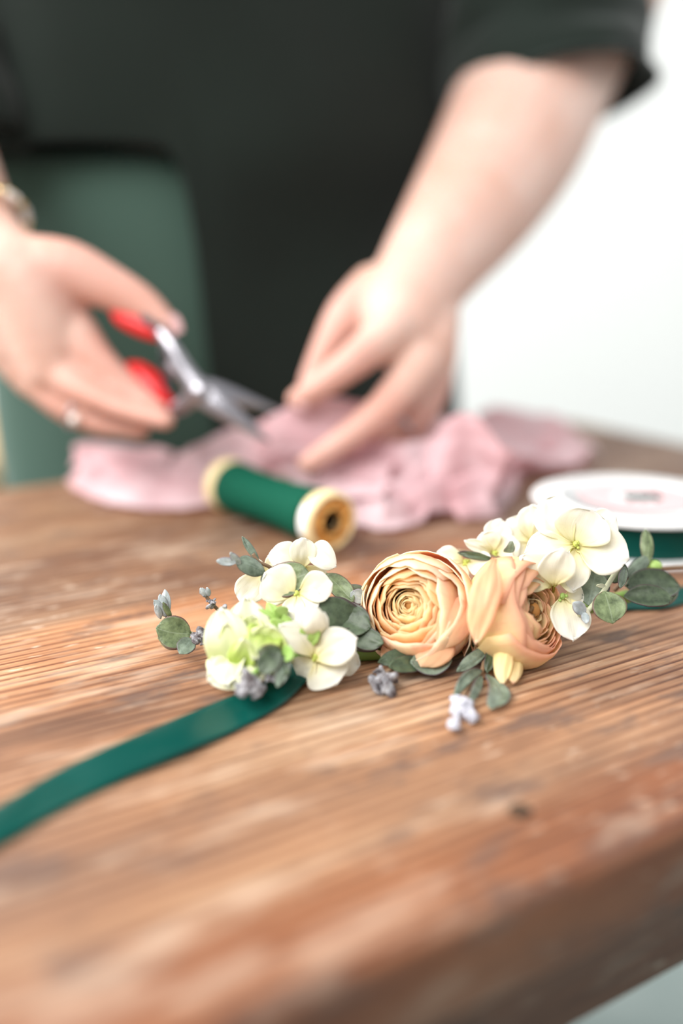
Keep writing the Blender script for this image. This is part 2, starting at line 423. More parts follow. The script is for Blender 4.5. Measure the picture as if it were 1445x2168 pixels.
def finger(bm, pts):
    chain(bm, pts); FING.extend((P(u, v, y), PX(r, y)) for u, v, y, r in smooth_path(pts[1:], 4))
def remesh(bm, name, voxel, sm, m, parent):
    me = bpy.data.meshes.new(name + '_src'); bm.to_mesh(me); bm.free()
    o = bpy.data.objects.new(name, me); col.objects.link(o)
    r = o.modifiers.new('r', 'REMESH'); r.mode = 'VOXEL'; r.voxel_size = voxel; r.use_smooth_shade = True
    s = o.modifiers.new('s', 'SMOOTH'); s.iterations = sm; s.factor = .6
    dg = bpy.context.evaluated_depsgraph_get(); dg.update()
    me2 = bpy.data.meshes.new_from_object(o.evaluated_get(dg)); me2.name = name
    bpy.data.objects.remove(o)
    for p in me2.polygons: p.use_smooth = True
    return ob(name, me2, m, parent)
bm = bmesh.new()
# hand holding the scissors (left in the picture)
Yh = .575
chain(bm, [(-260, -60, .80, 110), (-150, 200, .70, 84), (-62, 400, .62, 70), (-30, 500, .595, 74), (20, 575, Yh, 88)])
chain(bm, [(-10, 560, Yh, 80), (60, 600, Yh, 92), (95, 690, Yh, 92), (110, 770, .57, 68)])
chain(bm, [(-25, 590, Yh + .01, 82), (20, 680, Yh + .01, 88), (80, 790, Yh + .005, 58)])
finger(bm, [(50, 575, Yh, 76), (140, 572, Yh - .002, 62), (225, 605, Yh - .004, 48), (300, 645, Yh - .006, 38), (352, 690, Yh - .01, 27)])   # thumb
finger(bm, [(150, 700, .572, 54), (208, 762, .564, 36), (272, 820, .560, 28), (338, 862, .556, 23)])    # index
finger(bm, [(112, 775, .568, 48), (170, 822, .554, 32), (255, 864, .547, 25), (350, 890, .542, 21)])    # middle
finger(bm, [(85, 800, .572, 44), (125, 850, .564, 30), (202, 892, .559, 23), (298, 912, .557, 19)])     # ring finger
finger(bm, [(50, 770, .588, 48), (82, 826, .586, 28), (148, 880, .582, 21), (225, 908, .580, 17)])      # little finger
# hand holding the silk (right in the picture)
chain(bm, [(1240, -40, .86, 150), (1145, 150, .83, 148), (1085, 290, .78, 146), (1010, 420, .73, 132), (925, 540, .665, 108), (878, 612, .635, 96)])
chain(bm, [(878, 612, .635, 98), (848, 680, .618, 88), (845, 730, .612, 58)])
chain(bm, [(890, 640, .635, 84), (902, 720, .618, 68), (905, 780, .612, 50)])
finger(bm, [(826, 700, .596, 49), (748, 764, .576, 38), (676, 818, .571, 31), (630, 846, .573, 25)])   # index
finger(bm, [(795, 625, .638, 64), (735, 668, .622, 46), (692, 735, .612, 33), (655, 812, .602, 25)])   # thumb
finger(bm, [(888, 772, .596, 47), (815, 862, .576, 38), (725, 934, .566, 31), (652, 983, .560, 25)])   # middle
finger(bm, [(908, 800, .610, 42), (864, 886, .597, 33), (790, 956, .591, 27), (716, 1003, .585, 22)])  # ring finger
finger(bm, [(925, 745, .620, 44), (915, 835, .612, 33), (872, 915, .606, 27), (806, 975, .600, 21)])   # little finger
# upper arms, neck and trunk inside the shirt
trunkA = [(PC + V((0, 0, TZ - .05)), .10), (PC + V((0, 0, TZ + .25)), .10), (PC + V((0, .0, TZ + .5)), .11), (PC + V((0, 0, TZ + .62)), .05), (PC + V((0, -.01, TZ + .70)), .05)]
for (a, ra), (b, rb) in zip(trunkA, trunkA[1:]): capsule_pts(bm, a, ra, b, rb)
shl = PC + E1 * .16 + V((0, 0, TZ + .53)); shr = PC - E1 * .16 + V((0, 0, TZ + .53))
capsule_pts(bm, shl, .05, P(1240, -40, .86), .05); capsule_pts(bm, shr, .05, P(-260, -60, .80), .045)
capsule_pts(bm, shl, .05, PC + V((0, 0, TZ + .5)), .09); capsule_pts(bm, shr, .05, PC + V((0, 0, TZ + .5)), .09)
body = remesh(bm, 'body', .0022, 3, M_skin, person)
at_ = body.data.attributes.new('flush', 'FLOAT', 'POINT')
vals = []
for v in body.data.vertices:
    dmin = min((v.co - p).length - r_ for p, r_ in FING) if v.co.z < TZ + .25 else 1
    vals.append(max(0, min(1, 1 - dmin / .012)))
at_.data.foreach_set('value', vals)
# nails
def nail(u, v, y, du, dv, w, l):
    c = P(u, v, y); d = (P(u + du, v + dv, y) - c).normalized(); nrm = V((0, -.9, .4))
    d, s, t = basis(d, nrm); bm = bmesh.new()
    grid(bm, lambda a, b: c + d * (b - .5) * PX(l, y) + s * (a - .5) * PX(w, y) * (1 - .25 * (2 * b - 1) ** 2) - t * .0022 * (2 * a - 1) ** 2, 6, 6)
    return from_bm(bm, 'fingernail', M_nail, body)
nail(366, 688, .560, 14, 30, 36, 40)
nail(638, 850, .566, -16, 22, 34, 30)
# shirt: one loose cloth round the trunk with a bloused fold over the hips
def shirt():
    bm = bmesh.new()
    A, B = .205, .118
    def f(a, b):
        ang = 2 * PI * a
        dg = math.degrees(ang)
        lft = 1 / (1 + math.exp((dg - 246) / 1.2)) * (1 / (1 + math.exp((150 - dg) / 3))) + 1 / (1 + math.exp((342 - dg) / 1.5))
        hem = -.06 + (.262 + .012 * math.sin(ang * 2)) * min(1, lft)
        z = hem + (.56 - hem) * b                # above the table top
        kz = 1.0
        bl = .25 + .75 / (1 + math.exp(-(z - .185) * 60))
        kz += .13 * bl * math.exp(-max(0, z - .22) * 2.5)
        if z > .45: kz *= math.sqrt(max(.02, 1 - ((z - .45) / .125) ** 2))
        fold = 1 + .018 * math.sin(ang * 9 + 3 * noise.noise(V((z * 6, 0, 0)))) + .03 * noise.noise(V((math.cos(ang) * 2, math.sin(ang) * 2, z * 7)))
        x = A * math.cos(ang) * kz * fold; y = B * math.sin(ang) * kz * fold
        p = PC + E1 * x + E2 * y; return V((p.x, p.y, TZ + z))
    vs = grid(bm, f, 240, 70, closed_u=True)
    o = from_bm(bm, 'shirt', M_shirt, person)
    s = o.modifiers.new('s', 'SOLIDIFY'); s.thickness = .002; s.offset = -1
    return o
sh = shirt(); sh['label'] = 'loose dark green short-sleeved shirt'
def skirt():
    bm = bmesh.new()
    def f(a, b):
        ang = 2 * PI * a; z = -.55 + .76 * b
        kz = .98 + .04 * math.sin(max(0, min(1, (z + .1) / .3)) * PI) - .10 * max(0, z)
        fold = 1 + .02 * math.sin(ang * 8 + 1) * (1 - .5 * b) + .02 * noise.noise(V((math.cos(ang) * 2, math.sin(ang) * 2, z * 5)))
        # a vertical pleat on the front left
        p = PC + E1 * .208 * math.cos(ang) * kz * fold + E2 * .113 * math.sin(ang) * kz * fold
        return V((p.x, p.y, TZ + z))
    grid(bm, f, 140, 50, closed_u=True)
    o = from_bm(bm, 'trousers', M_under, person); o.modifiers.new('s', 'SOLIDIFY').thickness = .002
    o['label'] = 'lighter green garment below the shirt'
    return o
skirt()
def sleeve(path, name='sleeve', flare=.0):
    """path: (u, v, depth, radius px), tube open at the end with a turned cuff"""
    q = smooth_path(path, 8); pts = [P(u, v, y) for u, v, y, r in q]; rr = [PX(r, y) for u, v, y, r in q]
    bm = bmesh.new(); n = 48; rings = []; prev = None
    N = len(pts)
    for i, p in enumerate(pts):
        _, s, t = basis(pts[min(i + 1, N - 1)] - pts[max(i - 1, 0)], prev); prev = t
        ring = []
        for k in range(n):
            a = 2 * PI * k / n
            r = rr[i] * (1 + .05 * math.sin(5 * a + i * .35) * (1 - i / N) + .10 * noise.noise(V((math.cos(a) * 1.5, math.sin(a) * 1.5, i * .22))))
            ring.append(bm.verts.new(p + (s * math.cos(a) + t * math.sin(a)) * r))
        rings.append(ring)
    for a, b in zip(rings, rings[1:]):
        for k in range(n): bm.faces.new((a[k], a[(k + 1) % n], b[(k + 1) % n], b[k]))
    o = from_bm(bm, name, M_shirt, sh); so = o.modifiers.new('s', 'SOLIDIFY'); so.thickness = .004; so.offset = -1
    return o
sleeve([(1075, -330, .86, 170), (1120, -120, .865, 190), (1143, 20, .85, 192), (1148, 120, .835, 186), (1152, 188, .825, 192), (1156, 216, .822, 202)])
sleeve([(-60, -260, .80, 170), (-110, -60, .76, 170), (-130, 100, .73, 160), (-128, 230, .70, 158), (-125, 290, .695, 160)])
# bracelet and rings are worn and come off: things of their own
def torus(bm, c, axis, R, r, n=48, m=8, sq=1.0):
    d, s, t = basis(axis)
    grid_v = [[bm.verts.new(V(c) + (s * math.cos(a) + t * math.sin(a) * sq) * (R + r * math.cos(b)) + d * r * math.sin(b)) for b in [2 * PI * j / m for j in range(m)]] for a in [2 * PI * i / n for i in range(n)]]
    for i in range(n):
        for j in range(m):
            bm.faces.new((grid_v[i][j], grid_v[(i + 1) % n][j], grid_v[(i + 1) % n][(j + 1) % m], grid_v[i][(j + 1) % m]))
wc = P(-42, 466, .601); wax = (P(-30, 500, .595) - P(-62, 400, .62))
br = root('bracelet', wc, 'thin gold bracelet with pale beads on the wrist at the left edge', 'bracelet')
bm = bmesh.new(); torus(bm, wc, wax, .0262, .0007); from_bm(bm, 'chain', M_gold, br)
d, s_, t_ = basis(wax)
for k in range(30):
    a = 2 * PI * k / 30; bm = bmesh.new(); ball(bm, wc + d * .004 + (s_ * math.cos(a) + t_ * math.sin(a)) * .0258, .0026, 10, 8)
    from_bm(bm, 'bead', M_pearl if k % 3 else M_gold, br)
rc = P(160, 872, .563); rg = root('finger_ring', rc, 'shiny silver ring with a round stone on the hand holding scissors', 'ring')
rax = P(205, 893, .56) - P(122, 852, .565)
bm = bmesh.new(); torus(bm, rc, rax, .0096, .0009); from_bm(bm, 'band', M_steel, rg)
bm = bmesh.new(); ball(bm, P(158, 888, .552), .0030, 16, 12); from_bm(bm, 'stone', M_pearl, rg)
rc = P(845, 888, .590); rg = root('finger_ring', rc, 'slim silver ring on the hand gathering pink silk', 'ring')
rax = P(780, 950, .585) - P(850, 880, .59)
bm = bmesh.new(); torus(bm, rc, rax, .0112, .0010); from_bm(bm, 'band', M_steel, rg)
bm = bmesh.new(); ball(bm, P(838, 886, .578), .0022, 12, 10); from_bm(bm, 'stone', M_steel, rg)

#@@SCISSORS
sy = .545
sr = root('scissors', P(422, 828, sy), 'small steel floral scissors with red grips held open in the hand', 'scissors')
def bar(bm, pts, thick):
    """pts: (u, v, depth, half width px) -> a flat bevelled bar facing the camera"""
    q = smooth_path(pts, 5); nrm = V((0, -.95, .25)).normalized(); loops = []
    C = [P(u, v, y) for u, v, y, h in q]; H = [PX(h, y) for u, v, y, h in q]
    for i, c in enumerate(C):
        d, s, t = basis(C[min(i + 1, len(C) - 1)] - C[max(i - 1, 0)], nrm)
        h = H[i]; th = thick * min(1, h / .0015)
        loops.append([bm.verts.new(c + s * x * h + t * z * th) for x, z in ((-1, -.3), (-.7, -1), (.7, -1), (1, -.3), (1, .3), (.7, 1), (-.7, 1), (-1, .3))])
    for a, b in zip(loops, loops[1:]):
        for k in range(8): bm.faces.new((a[k], a[(k + 1) % 8], b[(k + 1) % 8], b[k]))
    bm.faces.new(loops[0][::-1]); bm.faces.new(loops[-1])
bm = bmesh.new(); bar(bm, [(330, 690, .558, 12), (360, 730, .552, 15), (392, 785, .548, 19), (424, 828, sy, 27), (470, 862, .542, 24), (520, 900, .540, 15), (572, 936, .538, 3)], .0020)
from_bm(bm, 'blade', M_steel, sr)
bm = bmesh.new(); bar(bm, [(352, 868, .556, 12), (378, 862, .552, 17), (402, 845, .549, 20), (424, 826, .5485, 27), (470, 834, .549, 24), (530, 852, .552, 15), (588, 870, .555, 4)], .0020)
from_bm(bm, 'blade', M_steel, sr)
bm = bmesh.new(); bar(bm, [(300, 672, .559, 9), (345, 705, .557, 8), (372, 740, .555, 7), (398, 800, .553, 6)], .003); bar(bm, [(345, 735, .559, 6), (352, 800, .559, 9), (368, 880, .558, 8)], .003); from_bm(bm, 'lock_arm', M_darksteel, sr)
bm = bmesh.new(); lathe(bm, [(.0001, -.0035), (.0040, -.0035), (.0050, -.0025), (.0050, .002), (.0001, .002)], P(424, 829, .543), (0, .95, -.25), 24, False); from_bm(bm, 'pivot_screw', M_steel, sr)['label'] = 'bright round steel screw'
bm = bmesh.new(); a0, a1 = P(358, 765, .551), P(378, 792, .551); d, s_, t_ = basis(a1 - a0)
tube(bm, [a0 + (a1 - a0) * (k / 60) + (s_ * math.cos(k * .75) + t_ * math.sin(k * .75)) * .0036 for k in range(61)], .0007, 6); from_bm(bm, 'spring', M_steel, sr)
bm = bmesh.new()
def grip(bm, pts):
    q = smooth_path(pts, 5); tube(bm, [P(u, v, y) for u, v, y, r in q], [PX(r, y) for u, v, y, r in q], 16)
grip(bm, [(238, 656, .567, 7), (256, 672, .566, 17), (292, 688, .563, 22), (325, 703, .560, 19), (342, 715, .558, 11)]); from_bm(bm, 'handle', M_red, sr)
bm = bmesh.new(); grip(bm, [(268, 772, .570, 6), (290, 786, .568, 22), (322, 818, .563, 30), (346, 850, .559, 27), (362, 882, .556, 14)]); from_bm(bm, 'handle', M_red, sr)

#@@SILK
def silk():
    bm = bmesh.new()
    def strip(pts, n=80, m=26, amp=.006, fr=3.0, seed=0, base=0.002):
        """pts: (u, v, z centre, half width m, tilt deg, lift) centre line on the table"""
        q = smooth_path(pts, 8); C = [G(a[0], a[1], a[2]) for a in q]
        N = len(C) - 1
        def f(a, b):
            x = a * N; i = min(int(x), N - 1); fr_ = x - i
            c = C[i].lerp(C[i + 1], fr_); hw = q[i][3] * (1 - fr_) + q[i + 1][3] * fr_; tl = math.radians(q[i][4] * (1 - fr_) + q[i + 1][4] * fr_)
            d = (C[min(i + 2, N)] - C[max(i - 1, 0)]); d.z *= .4; d.normalize()
            s = V((-d.y, d.x, 0)).normalized(); w_ = (b - .5) * 2
            sd = s * math.cos(tl) + V((0, 0, 1)) * math.sin(tl)
            p = c + sd * w_ * hw
            nz = noise.noise(V((p.x * 28 + seed, p.y * 28, seed * 2.3))) + .5 * noise.noise(V((p.x * 60, p.y * 60, seed)))
            p += V((0, 0, 1)) * (amp * (math.sin(w_ * fr * PI + 3 * a + seed) * .5 + nz * 1.4))
            p += d * (.006 * noise.noise(V((p.x * 35, p.z * 90, seed + 7))))
            p.z = max(p.z, TZ + base + .0012 * (1 + noise.noise(p * 200)))
            return p
        grid(bm, f, n, m)
    # flat tail to the left, folded over
    strip([(170, 985, .012, .016, 20, 0), (230, 1000, .010, .026, 10, 0), (330, 1020, .012, .030, 20, 0), (430, 1004, .016, .028, 26, 0), (520, 962, .024, .022, 42, 0), (620, 925, .036, .018, 54, 0)], amp=.003, fr=1.0, seed=1)
    strip([(150, 962, .022, .010, 30, 0), (235, 962, .022, .018, 14, 0), (340, 1000, .016, .020, 22, 0), (428, 1034, .006, .014, 10, 0), (452, 1046, .004, .010, 8, 0)], amp=.003, fr=1.0, seed=2)
    # gathered up between the fingers
    strip([(540, 930, .036, .012, 60, 0), (600, 905, .046, .014, 68, 0), (680, 885, .052, .016, 75, 0), (770, 905, .045, .018, 62, 0), (860, 935, .034, .022, 50, 0)], amp=.004, fr=2.0, seed=3)
    strip([(560, 965, .022, .014, 40, 0), (640, 965, .026, .018, 48, 0), (740, 985, .026, .022, 30, 0), (830, 1000, .024, .024, 34, 0)], amp=.006, fr=2.0, seed=4)
    # crumpled heap right of the hand
    strip([(720, 1060, .004, .010, 6, 0), (790, 1062, .008, .018, 24, 0), (860, 1040, .014, .022, 34, 0), (930, 1010, .020, .026, 40, 0), (1000, 1005, .018, .024, 20, 0), (1060, 990, .008, .014, 10, 0)], amp=.009, fr=2.6, seed=5)
    strip([(820, 930, .032, .018, 50, 0), (900, 925, .034, .028, 46, 0), (980, 935, .028, .030, 30, 0), (1040, 950, .020, .026, 22, 0), (1130, 960, .010, .030, 12, 0), (1215, 965, .005, .022, 6, 0)], amp=.009, fr=2.2, seed=6)
    strip([(880, 985, .026, .014, 60, 0), (940, 965, .034, .016, 75, 0), (1000, 965, .034, .018, 100, 0), (1055, 1000, .026, .018, 120, 0), (1040, 1050, .012, .016, 130, 0), (960, 1075, .008, .012, 140, 0)], amp=.004, fr=1.5, seed=8)
    strip([(1030, 905, .020, .014, 36, 0), (1100, 905, .018, .022, 24, 0), (1170, 925, .012, .022, 14, 0), (1235, 975, .004, .014, 4, 0)], amp=.006, fr=1.4, seed=9)
    strip([(760, 1085, .006, .008, 20, 0), (810, 1085, .010, .012, 40, 0), (870, 1080, .008, .010, 30, 0), (900, 1060, .006, .008, 10, 0)], amp=.004, fr=2, seed=11)
    o = from_bm(bm, 'silk_ribbon', M_pink)
    tag(o, 'crumpled dusty pink silk ribbon lying across the back of the table', 'ribbon')
    return o
silk()

#@@SPOOLS
def thread_spool():
    R = .0155
    n0 = G(706, 1168); f0 = G(478, 1078)
    a = n0 + V((0, 0, R)); b = f0 + V((0, 0, R)); ax = (b - a).normalized(); L = (b - a).length
    r = root('thread_spool', (a + b) / 2 - V((0, 0, R)), 'wooden spool of dark green thread lying on its side', 'spool')
    bm = bmesh.new()
    lathe(bm, [(R * .83, .004), (R * .835, 0), (R * .87, -.0002), (R * .98, .0012), (R, .004), (R, .008), (R * .96, .0105), (R * .55, .012), (.006, .012), (.0052, .004)], a, ax, 64, False); fl = from_bm(bm, 'flange', M_spoolwood, r)
    bm = bmesh.new(); lathe(bm, [(.0052, .0032), (R * .42, .0010), (R * .46, -.0004), (R * .50, .0010), (R * .55, .0030), (R * .72, .0030), (R * .79, .0022), (R * .825, .0016)], a, ax, 64, False); fc = from_bm(bm, 'end_face', M_spoolface, fl); fc['label'] = 'amber brown recessed end'
    for k in range(6):
        d, s, t = basis(ax); an = k * PI / 3 + .3; bm = bmesh.new()
        box(bm, a + d * .0018 + (s * math.cos(an) + t * math.sin(an)) * R * .63, (R * .14, R * .20, .0034), Matrix((s * math.cos(an) + t * math.sin(an), -s * math.sin(an) + t * math.cos(an), d)).transposed()); from_bm(bm, 'spoke', M_spoolface, fl)
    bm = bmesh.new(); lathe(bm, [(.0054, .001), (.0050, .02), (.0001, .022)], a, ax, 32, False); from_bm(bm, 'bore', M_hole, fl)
    bm = bmesh.new(); lathe(bm, [(.006, L), (R * .8, L), (R, L - .002), (R, L - .008), (R * .96, L - .0105), (R * .5, L - .012)], a, ax, 64, False); from_bm(bm, 'flange', M_spoolwood, r)
    bm = bmesh.new()
    prof = [(R * .5, .0115)] + [(R * (.97 - .12 * math.sin(PI * k / 24) + .004 * math.sin(k * 2.1)), .0112 + (L - .0224) * k / 24) for k in range(25)] + [(R * .5, L - .0115)]
    lathe(bm, prof, V((0, 0, 0)), V((0, 0, 1)), 64, False)
    o = from_bm(bm, 'thread', M_thread); o.parent = r; o.matrix_parent_inverse = Matrix.Identity(4)
    o.location = a - WL[r.name]; o.rotation_euler = ax.to_track_quat('Z', 'Y').to_euler(); o['label'] = 'tightly wound dark green thread'
    # paper sticker on the near rim
    bm = bmesh.new(); d, s, t = basis(ax)
    tocam = V((-1, -.3, .15)); ca = math.atan2(tocam.dot(t), tocam.dot(s))
    grid(bm, lambda u_, v_: a + d * (.0032 + .0060 * v_) + (s * math.cos(ca + (u_ - .5) * 1.0) + t * math.sin(ca + (u_ - .5) * 1.0)) * (R + .0002), 12, 2)
    o = from_bm(bm, 'sticker', M_sticker, r); o['label'] = 'blank white paper sticker'
thread_spool()
def ribbon_spool():
    c = G(1340, 1139); Rf = .0545
    r = root('ribbon_spool', c, 'round white spool of dark green satin ribbon lying flat', 'spool')
    bm = bmesh.new(); lathe(bm, [(.0001, 0), (Rf - .001, 0), (Rf, .0008), (Rf - .001, .0018), (.0001, .0018)], c, (0, 0, 1), 96, False); from_bm(bm, 'lower_flange', M_whiteplastic, r)
    z = .0205
    bm = bmesh.new(); lathe(bm, [(.009, z), (Rf - .001, z), (Rf, z + .0008), (Rf - .001, z + .0018), (.009, z + .0018)], c, (0, 0, 1), 96, False); from_bm(bm, 'upper_flange', M_whiteplastic, r)
    bm = bmesh.new(); lathe(bm, [(.02, .0020), (.0465, .0020), (.0468, .003), (.0468, z - .001), (.0465, z - .0002), (.02, z - .0002)], c, (0, 0, 1), 96, False); o = from_bm(bm, 'wound_ribbon', M_teal, r); o['label'] = 'dark green satin ribbon wound on the core'
    bm = bmesh.new(); lathe(bm, [(.0001, z + .0021), (.040, z + .0021), (.040, z + .0022)], c, (0, 0, 1), 64, False); lb = from_bm(bm, 'label', M_whiteplastic, r)
    bm = bmesh.new(); lathe(bm, [(.014, z + .0024), (.030, z + .0024)], c, (0, 0, 1), 64, False); lp = from_bm(bm, 'pink_print', M_pinklabel, lb)
    for k, (du, w_) in enumerate(((-.0085, .0012), (-.0055, .0022), (-.002, .0016), (.0012, .0024), (.0048, .0016), (.0078, .0020))):
        bm = bmesh.new(); box(bm, c + V((.003 + du, -.002 + .001 * (k % 2), z + .0027)), (w_ * 1.25, .015 - .004 * (k % 2), .0003)); from_bm(bm, 'dark_print', M_ink, lb)
ribbon_spool()

#@@FLOWERS
P_far = P
def P(u, v, y):                  # garland points: kept on or above the wood
    y = min(y * .946, G(u, v, .0022).y)
    return P_far(u, v, y)
fc0 = root('floral_hairpiece', G(800, 1400), 'floral hair garland of peach ranunculus, cream blossoms and eucalyptus on green ribbon', 'floral hairpiece')
TOCAM = V((0, -.94, .34)).normalized()
def solid(o, t=.00035):
    m = o.modifiers.new('s', 'SOLIDIFY'); m.thickness = t; m.offset = 0; return o
def blade(name, base, tip, wpx, m, parent, nrm=(0, 0, 0), curl=.0, cup=.15, a=.55, pw=.75, ruf=.04, claw=.18, side=0.0, seed=None, nu=14, nv=18, th=.0003, fold=0, roll=0):
    """a petal or leaf from base to tip (each u, v, depth) with width wpx"""
    seed = random.random() * 50 if seed is None else seed
    B, T = P(*base), P(*tip); ymid = (base[2] + tip[2]) / 2; W = PX(wpx, ymid) / 2
    n0 = (TOCAM + V(nrm)).normalized(); d, s, t = basis(T - B, n0); L = (T - B).length
    ym = max(.45, 1 - a * .62) if name != 'leaf' else .52; lo = .95 if name == 'petal' else .6
    bm = bmesh.new(); uv = bm.loops.layers.uv.new('UVMap')
    def f(x, y):
        sx = (x - .5) * 2
        y = 1 - (1 - y) ** 1.7
        if y < ym: prof = math.sin(PI / 2 * y / ym) ** lo
        else: prof = max(0.0, 1 - ((y - ym) / (1 - ym)) ** 2.2) ** .5
        prof = max(prof, claw * (1 - y) ** 2)
        prof *= 1 + .05 * noise.noise(V((y * 5, seed, 4 if x < .5 else 9)))
        wd = W * prof
        yl = y - .06 * abs(sx) ** 2 * y                  # keeps the rim round
        r = ruf * L * noise.noise(V((sx * 1.7 + seed, y * 2.2, seed)))* (0.3 + y)
        r2 = ruf * .5 * L * noise.noise(V((sx * 4 + seed, y * 4, 3)))
        p = B + d * L * (yl + .25 * ruf * noise.noise(V((sx * 3, seed, 0)))) + s * (wd * sx + side * L * math.sin(PI * y))
        h = curl * L * (math.sin(PI * y)) * 1.0 + roll * L * y ** 3 + cup * W * (sx * sx - .4) * (math.sin(PI * y ** .8)) + r + r2 + fold * W * abs(sx) * prof
        p = p + t * h; p.z = max(p.z, TZ + .0008); return p
    grid(bm, f, nu, nv, uvl=uv)
    o = from_bm(bm, name, m, parent); solid(o, th); return o
def flower(center, petals, m=M_white, label=None, dots=True, pist=M_pistil):
    c = P(*center); bm = bmesh.new()
    if dots:
        ball(bm, c, .0011, 10, 8, (1, 1, 1.2))
        for k in range(4): ball(bm, c + V((random.uniform(-1, 1), -.6, random.uniform(-1, 1))) * .0014, .0006, 8, 6)
    tube(bm, [c, c + V((0, .003, -.002)), c + V((0, .006, -.006))], [.001, .0009, .0008], 8)
    core = from_bm(bm, 'blossom', pist, fc0)
    if label: core['label'] = label
    for p in petals:
        tipd, wpx = p[0], p[1]; kw = p[2] if len(p) > 2 else {}
        b = kw.pop('base', (center[0] + (tipd[0] - center[0]) * .05, center[1] + (tipd[1] - center[1]) * .05, center[2]))
        blade('petal', b, tipd, wpx, kw.pop('m', m), core, **{**dict(a=.62, pw=.62, curl=.08, cup=.25, ruf=.07), **kw})
    return core
def leaf(base, tip, w_, m, parent, **kw):
    w_ *= 1.15
    return blade('leaf', base, tip, w_, m, parent, **{**dict(a=.8, pw=.6, curl=.05, cup=.15, ruf=.03, claw=.08, th=.0004), **kw})
def stem(name, pts, r, m, parent):
    q = smooth_path(pts, 6); bm = bmesh.new(); tube(bm, [P(*p) for p in q], r, 8); return from_bm(bm, name, m, parent)
def bud_cluster(parent, c, rpx, n=9, sq=(1, 1), seed=1, m=M_budg, name='bud', k=.48, dirv=None):
    """a crumpled cluster of folded young leaves"""
    rnd = random.Random(seed); bm = bmesh.new(); y = c[2]
    for i in range(n):
        du = rnd.uniform(-1, 1) * rpx * sq[0] * .62; dv = rnd.uniform(-1, 1) * rpx * sq[1] * .62
        ax = V((rnd.uniform(-1, 1), rnd.uniform(-1, 1), rnd.uniform(-1, 1))).normalized()
        rot = ax.to_track_quat('Z', 'Y').to_matrix()
        ball(bm, P(c[0] + du, c[1] + dv, y + rnd.uniform(-.5, .5) * PX(rpx, y)), PX(rpx * k, y) * rnd.uniform(.7, 1.1), 10, 8, (1, .55, 1.35), rot)
    for v in bm.verts: v.co += v.normal * 0 + V((noise.noise(v.co * 900), noise.noise(v.co * 900 + V((5, 0, 0))), noise.noise(v.co * 900 + V((0, 9, 0))))) * .0005
    return from_bm(bm, name, m, parent)
def ranunculus(c, R, axis, rings, label, roll=0.0, core_m=M_rn0, ztop=.62, sq=.82, seed=1, open_=1.0):
    rnd = random.Random(seed); d, s, t = basis(axis)
    bm = bmesh.new(); uvc = bm.loops.layers.uv.new('UVMap')
    K = len(rings)
    # the tight centre: a small button of folded tissue
    lathe(bm, [(R * .05, -R * .85), (R * .3, -R * .72), (R * .45, -R * .4), (R * .2, R * .1)], c, d, 16, False)
    core = from_bm(bm, 'ranunculus', M_calyx, fc0); core['label'] = label
    bm = bmesh.new(); ball(bm, c + d * R * .36, R * .12, 16, 12, (1, 1, 1.3)); from_bm(bm, 'heart', core_m, core)
    for k, (fr, n, m, rim, spread) in enumerate(rings):
        # fr: radius fraction, n petals, material, rim angle deg, random rim spread
        rk = R * fr; bk = R * (sq * (.62 + .38 * fr))
        ph0 = rnd.uniform(0, 6)
        for j in range(n):
            ph = ph0 + 2 * PI * j / n + rnd.uniform(-.12, .12); wid = 2 * PI / n * rnd.uniform(.82, 1.0)
            rimj = math.radians(rim + rnd.uniform(-1, 1) * spread); lean = rnd.uniform(-.03, .05); sd = rnd.uniform(0, 99)
            tw = .05 * (1 if rnd.random() < .8 else -1)
            bm = bmesh.new(); uv = bm.loops.layers.uv.new('UVMap')
            def f(x, y):
                sx = (x - .5) * 2
                rimx = rimj - math.radians(20) * abs(sx) ** 2.2 - math.radians(9) * noise.noise(V((sx * 2.2, sd, 0)))
                a = -1.35 + (rimx + 1.35) * y
                wfac = min(1, .45 + .8 * y)
                an = ph + wid * sx * wfac * .92
                rr = rk * (1 + tw * sx * (0.3 + y) + lean * y + .042 * noise.noise(V((sx * 1.5 + sd, y * 2, 1))) + .018 * noise.noise(V((sx * 5, y * 5, sd))))
                rr *= 1 + (.05 * fr) * max(0, y - .82) / .18 * noise.noise(V((sd, 3, 1)))
                rho = rr * math.cos(a) if a < 0 else rr * (math.cos(a) ** (.8 * open_))
                hgt = bk * math.sin(a)
                p = c + d * hgt + (s * math.cos(an) + t * math.sin(an)) * rho
                p.z = max(p.z, TZ + .0008 + .0004 * fr); return p
            grid(bm, f, 12, 16, uvl=uv)
            o = from_bm(bm, 'petal', m, core); solid(o, .0003)
    return core
# --- peach ranunculus facing the camera
RC = P(882, 1290, .372)
R1 = PX(121, .372) * 1.03
rA = [(.12, 3, M_rn0, 66, 8), (.165, 3, M_rn0, 64, 8), (.21, 4, M_rn0, 62, 8), (.26, 4, M_rn0, 61, 8), (.31, 4, M_rn0, 58, 8), (.355, 5, M_rn0, 56, 9), (.41, 5, M_rn1, 48, 6), (.46, 5, M_rn1, 50, 6), (.51, 5, M_rn1, 53, 6), (.56, 6, M_rn1, 53, 8), (.63, 6, M_rn1, 51, 8), (.71, 6, M_rn1, 48, 9),
      (.79, 6, M_rn2, 44, 10), (.87, 6, M_rn2, 38, 12), (.94, 5, M_rn2, 28, 14), (1.0, 5, M_rn2, 14, 14)]
ran1 = ranunculus(RC, R1, V((-.36, -.80, .42)), rA, 'full peach ranunculus with tightly layered petals, facing the camera', seed=4, sq=.9)
blade('petal', (885, 1375, .370), (806, 1395, .355), 70, M_rn2, ran1, nrm=(0, .2, .9), curl=.12, cup=.2, a=.7, pw=.6)
